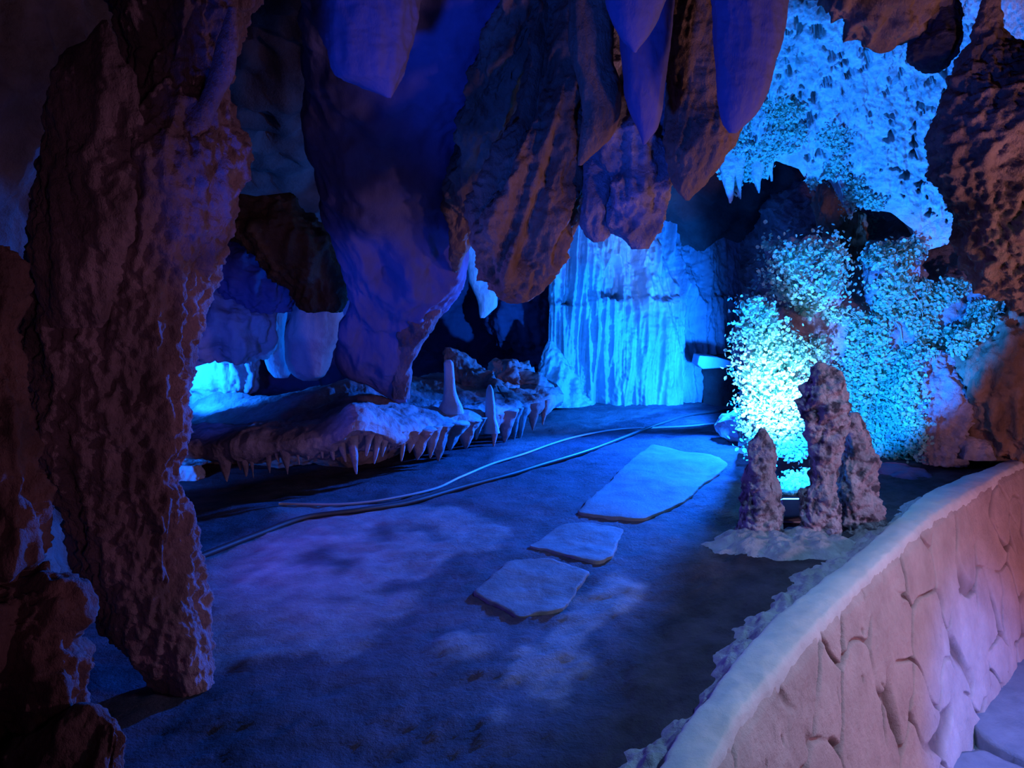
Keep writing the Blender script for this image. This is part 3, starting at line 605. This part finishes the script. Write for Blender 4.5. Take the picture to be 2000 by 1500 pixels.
# ------------------------------------------------------------------ slabs
def slab(name, poly, z0, th, mat, label, cat, group=None, seed=0):
    pts = np.array([on_floor(x, y, z0 + th)[:2] for x, y in poly]); c = pts.mean(0)
    n = 96
    per = np.r_[0, np.cumsum(np.linalg.norm(np.diff(np.vstack([pts, pts[:1]]), axis=0), axis=1))]
    s = np.linspace(0, per[-1], n, endpoint=False)
    B = np.stack([np.interp(s, per, np.r_[pts[:, k], pts[0, k]]) for k in (0, 1)], -1)
    for _ in range(2): B = (np.roll(B, 1, 0) + B * 2 + np.roll(B, -1, 0)) / 4
    B += 0.012 * np.stack([fbm(np.c_[B * 12, 0 * s + seed], 3), fbm(np.c_[B * 12, 0 * s + seed + 9], 3)], -1)
    rings = [(1.0, -0.02), (1.0, th * 0.75), (0.985, th)] + [(r, th) for r in np.linspace(0.93, 0.02, 22)]
    P = np.array([np.c_[c + (B - c) * r, np.full(n, z0 + z)] for r, z in rings])
    m = np.array([min(1, max(0, i - 1)) for i in range(len(rings))])[:, None]
    P[..., 2] += m * (0.004 * fbm(P * 10 + seed, 3)) + (floor_z(P) if z0 > WALK + 0.5 else 0)
    f = grid_faces(len(rings), n, True); f.append([(len(rings) - 1) * n + k for k in range(n)])
    return tag(link(name, P.reshape(-1, 3), f, mat), label, cat, group)
GP = 'concrete slabs set in the cave ground'
slab('concrete_slab', [(1122, 1000), (1200, 930), (1272, 865), (1395, 890), (1425, 905), (1340, 975), (1250, 1015)], 0.006, 0.008, M['slab'], 'largest concrete slab set in the ground, with a sharp straight edge toward the cables', 'slab', GP, 1)
slab('concrete_slab', [(1032, 1068), (1092, 1022), (1150, 1018), (1215, 1030), (1198, 1092), (1160, 1102), (1100, 1085)], 0.006, 0.006, M['slab'], 'middle sized pale blue concrete slab in the ground below the largest one', 'slab', GP, 2)
slab('concrete_slab', [(922, 1156), (998, 1096), (1070, 1092), (1152, 1120), (1096, 1186), (1020, 1200)], 0.006, 0.006, M['slab'], 'dull violet concrete slab in the ground nearest the dark soil', 'slab', GP, 3)
slab('paving_stone', [(2120, 1180), (1990, 1268), (1950, 1305), (1888, 1400), (1915, 1440), (2000, 1482), (2150, 1540)], WALK, 0.07, M['paver'], 'large violet blue paving stone at the right edge below the stone wall', 'paving stone', 'paving stones of the walkway', 4)
slab('paving_stone', [(1880, 1462), (1920, 1462), (2000, 1500), (2150, 1590), (2050, 1700), (1800, 1640), (1815, 1540)], WALK, 0.07, M['paver'], 'pale blue paving stone in the bottom right corner', 'paving stone', 'paving stones of the walkway', 5)

# wedge stones at the far back, and the rock beside the plants
def wedge(poly, Y, depth, label):
    n = len(poly); A = [at(x, y, Y - depth / 2) for x, y in poly]; A2 = [a + np.array([0, depth, 0.0]) for a in A]
    v = np.array(A + A2); f = [list(range(n))[::-1], list(range(n, 2 * n))] + [[k, (k + 1) % n, n + (k + 1) % n, n + k] for k in range(n)]
    o = link('wedge_stone', v, f, M['pale'], smooth=False)
    m = o.modifiers.new('bevel', 'BEVEL'); m.width = 0.012; m.segments = 2
    return tag(o, label, 'rock', 'sharp stones at the back')
wedge([(1366, 694), (1400, 697), (1430, 706), (1444, 711), (1420, 718), (1372, 721), (1362, 712)], 7.6, 0.25, 'flat pointed pale blue stone lying by the right foot of the flowstone curtain')
wedge([(1432, 684), (1455, 692), (1456, 704), (1444, 699)], 7.5, 0.2, 'tiny sharp stone tip beside the leaves, near the flat pointed stone')
rock('boulder', [(690, 1360, 1480, 8.2), (720, 1362, 1480, 8.1), (760, 1368, 1480, 8.0), (800, 1372, 1480, 7.8)], 8, 'dark', 'dark added mass standing for floor shadow under the flat pointed stone at the back', 'rock', None, seed=201, nu=80, nv=60, thick=0.4, **sleek)  # added dark solid that stands in for the shadow on the back floor
bl = rock('boulder', [(797, 1436, 1448), (806, 1424, 1462), (818, 1404, 1468), (832, 1396, 1470), (845, 1402, 1470), (856, 1414, 1468), (866, 1426, 1460)], 5.95, 'pale', 'egg shaped pale blue rock on the ground at the end of the cables', 'rock', None, seed=203, nu=80, nv=60, lump=0.04, lf=7, flute=0.0, fine=0.008, fnf=22)

# ------------------------------------------------------------------ cables
def on_ground(px, r):
    q = np.array([on_floor(x, y, r + 0.004) for x, y in px]); q[:, 2] += floor_z(q); return q
tag(tube('conduit', on_ground([(1402, 826), (1340, 831), (1280, 835), (1210, 838), (1150, 845), (1080, 868), (1020, 888), (960, 906), (900, 932), (850, 951), (780, 968), (720, 978), (640, 985), (545, 986)], 0.008), 0.008, M['cable_pale']), 'pale thin conduit curving across the ground beside the toothed ledge', 'cable', 'cables on the ground')
tag(tube('cable', on_ground([(1425, 800), (1350, 810), (1290, 828), (1220, 852), (1150, 880), (1060, 908), (1000, 925), (900, 950), (800, 978), (700, 1000), (600, 1014), (500, 1045), (370, 1092)], 0.014), 0.014, M['cable_dark']), 'black cable crossing the ground toward the foot of the left column', 'cable', 'cables on the ground')

# ------------------------------------------------------------------ floodlight between the stalagmites
fl = bpy.data.objects.new('floodlight', None); COL.objects.link(fl)
fp = on_floor(1556, 1022); fl.location = (float(fp[0]), float(fp[1]), 0.0)
fl.empty_display_size = 0.1
tag(fl, 'small blue floodlight on the ground between the stalagmites, shining up at the leaves', 'lamp')
def box(name, sx, sy, sz, loc, mat, parent, rx=0, bev=0.008):
    v = [(sx * a, sy * b, sz * c) for a in (-.5, .5) for b in (-.5, .5) for c in (-.5, .5)]
    R = Matrix.Rotation(rx, 3, 'X'); v = [tuple(R @ Vector(p) + Vector(loc)) for p in v]
    f = [(0, 1, 3, 2), (4, 6, 7, 5), (0, 4, 5, 1), (2, 3, 7, 6), (0, 2, 6, 4), (1, 5, 7, 3)]
    o = link(name, v, f, mat, parent, smooth=False)
    m = o.modifiers.new('bevel', 'BEVEL'); m.width = bev; m.segments = 3
    return o
tilt = math.radians(-25)
box('housing', 0.2, 0.14, 0.09, (0, 0, 0.07), M['housing'], fl, tilt)
g = Matrix.Rotation(tilt, 3, 'X') @ Vector((0, 0, 0.048))
box('glass', 0.17, 0.11, 0.006, (g.x, g.y, 0.07 + g.z), M['glass'], fl, tilt, 0.002)
box('bracket', 0.22, 0.03, 0.01, (0, 0, 0.01), M['housing'], fl, 0, 0.002)
for k in range(3): pass

# ------------------------------------------------------------------ leafy plants on the right wall
knob = loft('wall_right', [(468, 1512, 1632, 5.35), (500, 1512, 1642, 5.25), (540, 1522, 1645, 5.2), (575, 1548, 1640, 5.2), (605, 1570, 1625, 5.3)], 5.2, M['knob'], seed=301, nu=80, nv=70, thick=0.7, back=2.2, **rough)
struct(knob)
spur = loft('wall_right', [(582, 1456, 1494), (610, 1452, 1508), (650, 1456, 1530), (700, 1452, 1560), (780, 1452, 1580), (860, 1458, 1585), (890, 1462, 1585)], 4.85, M['knob'], seed=303, nu=90, nv=90, thick=0.35, back=1.5, **rough)
struct(spur)
pad = loft('wall_right', [(472, 1715, 1790, 5.35), (500, 1696, 1806, 5.3), (540, 1694, 1812, 5.25), (580, 1700, 1810, 5.25), (610, 1715, 1800, 5.3)], 5.25, M['knob'], seed=305, nu=80, nv=70, thick=0.6, back=2.2, **rough)
struct(pad)
tuft = loft('boulder', [(922, 1545, 1568), (932, 1534, 1580), (950, 1526, 1588), (972, 1522, 1594)], 4.45, M['knob'], seed=307, nu=50, nv=40, **rough)
tag(tuft, 'small leaf covered stone on the ground just behind the floodlight', 'rock')
VV, FF = [], []
for o_ in [wall_right, knob, spur, pad, over, tuft] + [o for o in COL.objects if o.get('label', '').startswith(('stubby purple', 'warm reddish'))]:
    k0 = len(VV); VV += [v.co.copy() for v in o_.data.vertices]; FF += [[k0 + i for i in p.vertices] for p in o_.data.polygons]
bv = BVHTree.FromPolygons(VV, FF)
def foliage(poly, n, label, size=(0.018, 0.034), seed=0, sparse=0.0, lift=(0.01, 0.10), stems=3, holes=0.0):
    rnd = random.Random(seed)
    x0, x1 = min(p[0] for p in poly), max(p[0] for p in poly); y0, y1 = min(p[1] for p in poly), max(p[1] for p in poly)
    V, Fc, hits = [], [], []
    camp = Vector((0, 0, H)); tries = 0; cnt = 0
    while cnt < n and tries < n * 12:
        tries += 1
        x, y = rnd.uniform(x0, x1), rnd.uniform(y0, y1)
        jx, jy = x + rnd.gauss(0, 6), y + rnd.gauss(0, 6)
        if not in_poly(np.array(jx), np.array(jy), poly): continue
        d = Vector([float(k) for k in ray(x, y)]).normalized()
        h, nrm, _, _ = bv.ray_cast(camp, d)
        if h is None: continue
        if nrm.dot(d) > 0: nrm = -nrm
        if holes and noise(np.array([[h.x * 5.5 + seed, h.y * 2, h.z * 5.5]]))[0] < -0.28 / holes * 0.5: continue
        if len(hits) < 400: hits.append(h + nrm * 0.01)
        c = h + nrm * rnd.uniform(*lift)
        s = rnd.uniform(*size)
        # leaf plane leans out from the wall and a little upward
        up = (nrm * 0.9 + Vector((rnd.gauss(0, .55), rnd.gauss(0, .4), rnd.gauss(-0.15, .55)))).normalized()
        t = Vector((rnd.gauss(0, 1), rnd.gauss(0, .5), rnd.gauss(-0.4, 1))); t = (t - up * t.dot(up)).normalized(); b = up.cross(t)
        w = s * rnd.uniform(0.65, 0.95); fold = s * rnd.uniform(0.05, 0.25); k = len(V)
        for (a, q, zz) in ((0, 0, 0), (.35, .5, 1), (.75, .45, 1), (1.0, 0, .2), (.75, -.45, 1), (.35, -.5, 1)):
            V.append(tuple(c + t * (a * s) + b * (q * w) + up * (zz * fold)))
        Fc += [(k, k + 1, k + 2, k + 3), (k, k + 3, k + 4, k + 5)]
        cnt += 1
    o = bpy.data.objects.new('creeping_plant', None); COL.objects.link(o); o.empty_display_size = 0.1
    tag(o, label, 'plant', 'leafy plants on the lit wall')
    link('foliage', V, Fc, M['leaf'], o, smooth=False)['kind'] = 'stuff'
    if stems and hits:
        for _ in range(stems):
            a = rnd.choice(hits); near = sorted(hits, key=lambda q: abs((q - a).length - 0.25))[:3]; b_ = rnd.choice(near)
            m_ = a.lerp(b_, 0.5) + Vector((0, -0.05, 0.02))
            tube('stem', [tuple(a), tuple(m_), tuple(b_)], 0.003, M['stem'], o, 6)
    return o
foliage([(1452, 600), (1472, 575), (1500, 600), (1520, 640), (1550, 690), (1575, 760), (1580, 890), (1470, 885), (1450, 840), (1446, 720), (1455, 660)], 5200, 'brightest leafy plant, nearly white, covering the wall edge behind the stalagmites', seed=1, lift=(0.02, 0.14))
foliage([(1503, 468), (1520, 480), (1570, 488), (1600, 490), (1622, 470), (1640, 500), (1645, 550), (1625, 575), (1580, 585), (1550, 580), (1530, 560), (1512, 520)], 2000, 'separate leafy clump high on the wall with dark rock all around', seed=2, lift=(0.02, 0.16))
foliage([(1540, 590), (1600, 600), (1680, 620), (1740, 640), (1720, 720), (1690, 800), (1640, 810), (1580, 790), (1560, 700), (1535, 650)], 4200, 'leafy plant spread around the head of the tallest stalagmite', seed=3, lift=(0.01, 0.1), holes=1.0)
foliage([(1700, 560), (1760, 545), (1850, 545), (1920, 555), (1955, 590), (1940, 640), (1880, 690), (1800, 700), (1720, 690), (1690, 620)], 4200, 'deep blue leafy plant over the rounded bulge toward the reddish rock', seed=4, lift=(0.0, 0.06), holes=1.0)
foliage([(1690, 490), (1740, 478), (1790, 470), (1805, 520), (1800, 560), (1740, 565), (1700, 545)], 1000, 'small blue leafy patch under the cyan ceiling', seed=5, lift=(0.0, 0.07), holes=1.3)
foliage([(1640, 700), (1790, 700), (1800, 760), (1808, 830), (1800, 890), (1720, 905), (1680, 880), (1650, 800)], 4000, 'blue leafy plant reaching the ground beside the broad stalagmite', seed=6, lift=(0.0, 0.08))

foliage([(1530, 935), (1545, 925), (1572, 924), (1586, 940), (1588, 975), (1528, 975)], 420, 'small white lit leafy tuft between the stalagmites, right behind the floodlight', seed=9, lift=(0.0, 0.04), stems=0)
foliage([(1400, 330), (1440, 250), (1480, 200), (1530, 190), (1600, 220), (1660, 260), (1660, 330), (1640, 345), (1590, 372), (1560, 330), (1512, 312), (1490, 340), (1440, 380), (1420, 350)], 2600, 'cyan leafy growth clinging under the lit ceiling above the drips', size=(0.014, 0.028), seed=7, lift=(0.0, 0.05), holes=1.2, stems=0)
foliage([(1640, 340), (1700, 300), (1730, 360), (1720, 420), (1700, 470), (1660, 480), (1655, 420)], 900, 'cyan leafy growth trailing down from the lit ceiling above the small blue patch', size=(0.014, 0.028), seed=8, lift=(0.0, 0.05), holes=1.2, stems=0)

# ------------------------------------------------------------------ lights
def spot(name, loc, target, color, power, angle=120, blend=0.3, radius=0.05):
    l = bpy.data.lights.new(name, 'SPOT'); o = bpy.data.objects.new(name, l); COL.objects.link(o)
    l.color = color; l.energy = power; l.spot_size = math.radians(angle); l.spot_blend = blend; l.shadow_soft_size = radius
    o.location = loc; o.rotation_euler = (Vector(target) - Vector(loc)).to_track_quat('-Z', 'Y').to_euler()
    return o
def point(name, loc, color, power, radius=0.1):
    l = bpy.data.lights.new(name, 'POINT'); o = bpy.data.objects.new(name, l); COL.objects.link(o)
    l.color = color; l.energy = power; l.shadow_soft_size = radius; o.location = loc; return o
BLUE = (0.006, 0.07, 1.0); CYAN = (0.004, 0.15, 1.0)
fx, fy = fl.location.x, fl.location.y
spot('floodlight_beam', (fx, fy + 0.04, 0.15), (1.78, 5.3, 1.12), (0.006, 0.18, 1.0), 1100, 92, 0.2, 0.04)
spot('core_fill', (fx, fy + 0.04, 0.15), (1.62, 4.8, 0.6), (0.6, 0.85, 0.75), 480, 42, 1.0, 0.04)  # added narrow spot that whitens the nearest leaves, not a second lamp
spot('curtain_beam', (1.95, 6.5, 0.35), (0.55, 7.7, 0.6), CYAN, 760, 124, 0.6, 0.05)
spot('ground_beam', (1.98, 6.4, 0.95), (0.6, 4.8, 0.0), (0.004, 0.12, 1.0), 2800, 84, 0.8, 0.06)
spot('chamber_beam', (-2.62, 6.15, 0.47), (-2.2, 6.7, 0.42), CYAN, 75, 160, 0.5, 0.04)
spot('gap_beam', (-2.2, 4.15, 0.15), (-1.9, 4.75, 0.2), CYAN, 40, 60, 0.8, 0.03)
spot('column_lamp', (-1.5, 3.2, 0.9), (0.0, 3.4, 0.2), (0.14, 0.10, 1.0), 85, 120, 0.8, 0.08)
spot('low_fill', (-0.9, 0.9, 0.3), (0.35, 2.75, 2.05), BLUE, 250, 52, 0.5, 0.1)  # added out-of-frame fill, turns the stalactite fronts blue and misses the column
spot('stalactite_fill', (-1.5, 3.3, 0.45), (-0.6, 4.6, 1.05), BLUE, 70, 52, 0.8, 0.1)  # added unseen fill, deepens the blue on the huge stalactite
spot('chamber_fill', (-1.7, 3.6, 0.6), (-2.0, 6.0, 0.75), BLUE, 90, 42, 0.8, 0.1)  # added unseen fill, gives the left back rocks a blue front
spot('walkway_lamp', (3.2, 1.7, 0.5), (1.6, 3.3, 0.5), (0.95, 0.48, 0.84), 100, 140, 0.8, 0.12)
spot('brown_fill', (3.2, 0.5, 0.1), (1.5, 3.4, 2.6), (1.0, 0.52, 0.62), 95, 74, 0.8, 0.15)  # added warm fill for the right hanging rock and stalactite sides, no real source
spot('rear_fill', (0.9, -0.6, 1.0), (-0.72, 2.2, 0.95), (0.9, 0.42, 0.74), 36, 42, 1.0, 0.3)  # added mauve fill behind the camera, lends the column a dim ambient
spot('warm_lamp', (3.9, 3.3, -0.6), (2.6, 4.6, 0.6), (1.0, 0.28, 0.2), 20, 150, 0.8, 0.15)
spot('overhead_lamp', (2.2, 1.7, 2.5), (1.3, 2.5, 0.0), (0.27, 0.56, 1.0), 200, 80, 0.8, 0.15)
spot('step_fill', (3.2, 1.9, 0.3), (2.6, 3.2, -1.0), (0.06, 0.2, 1.0), 300, 62, 0.8, 0.1)  # added blue fill that brightens the paving stones, no fixture there

w = bpy.data.worlds.new('world'); S.world = w; w.use_nodes = True
w.node_tree.nodes['Background'].inputs[0].default_value = (0.010, 0.005, 0.02, 1)
w.node_tree.nodes['Background'].inputs[1].default_value = 0.25
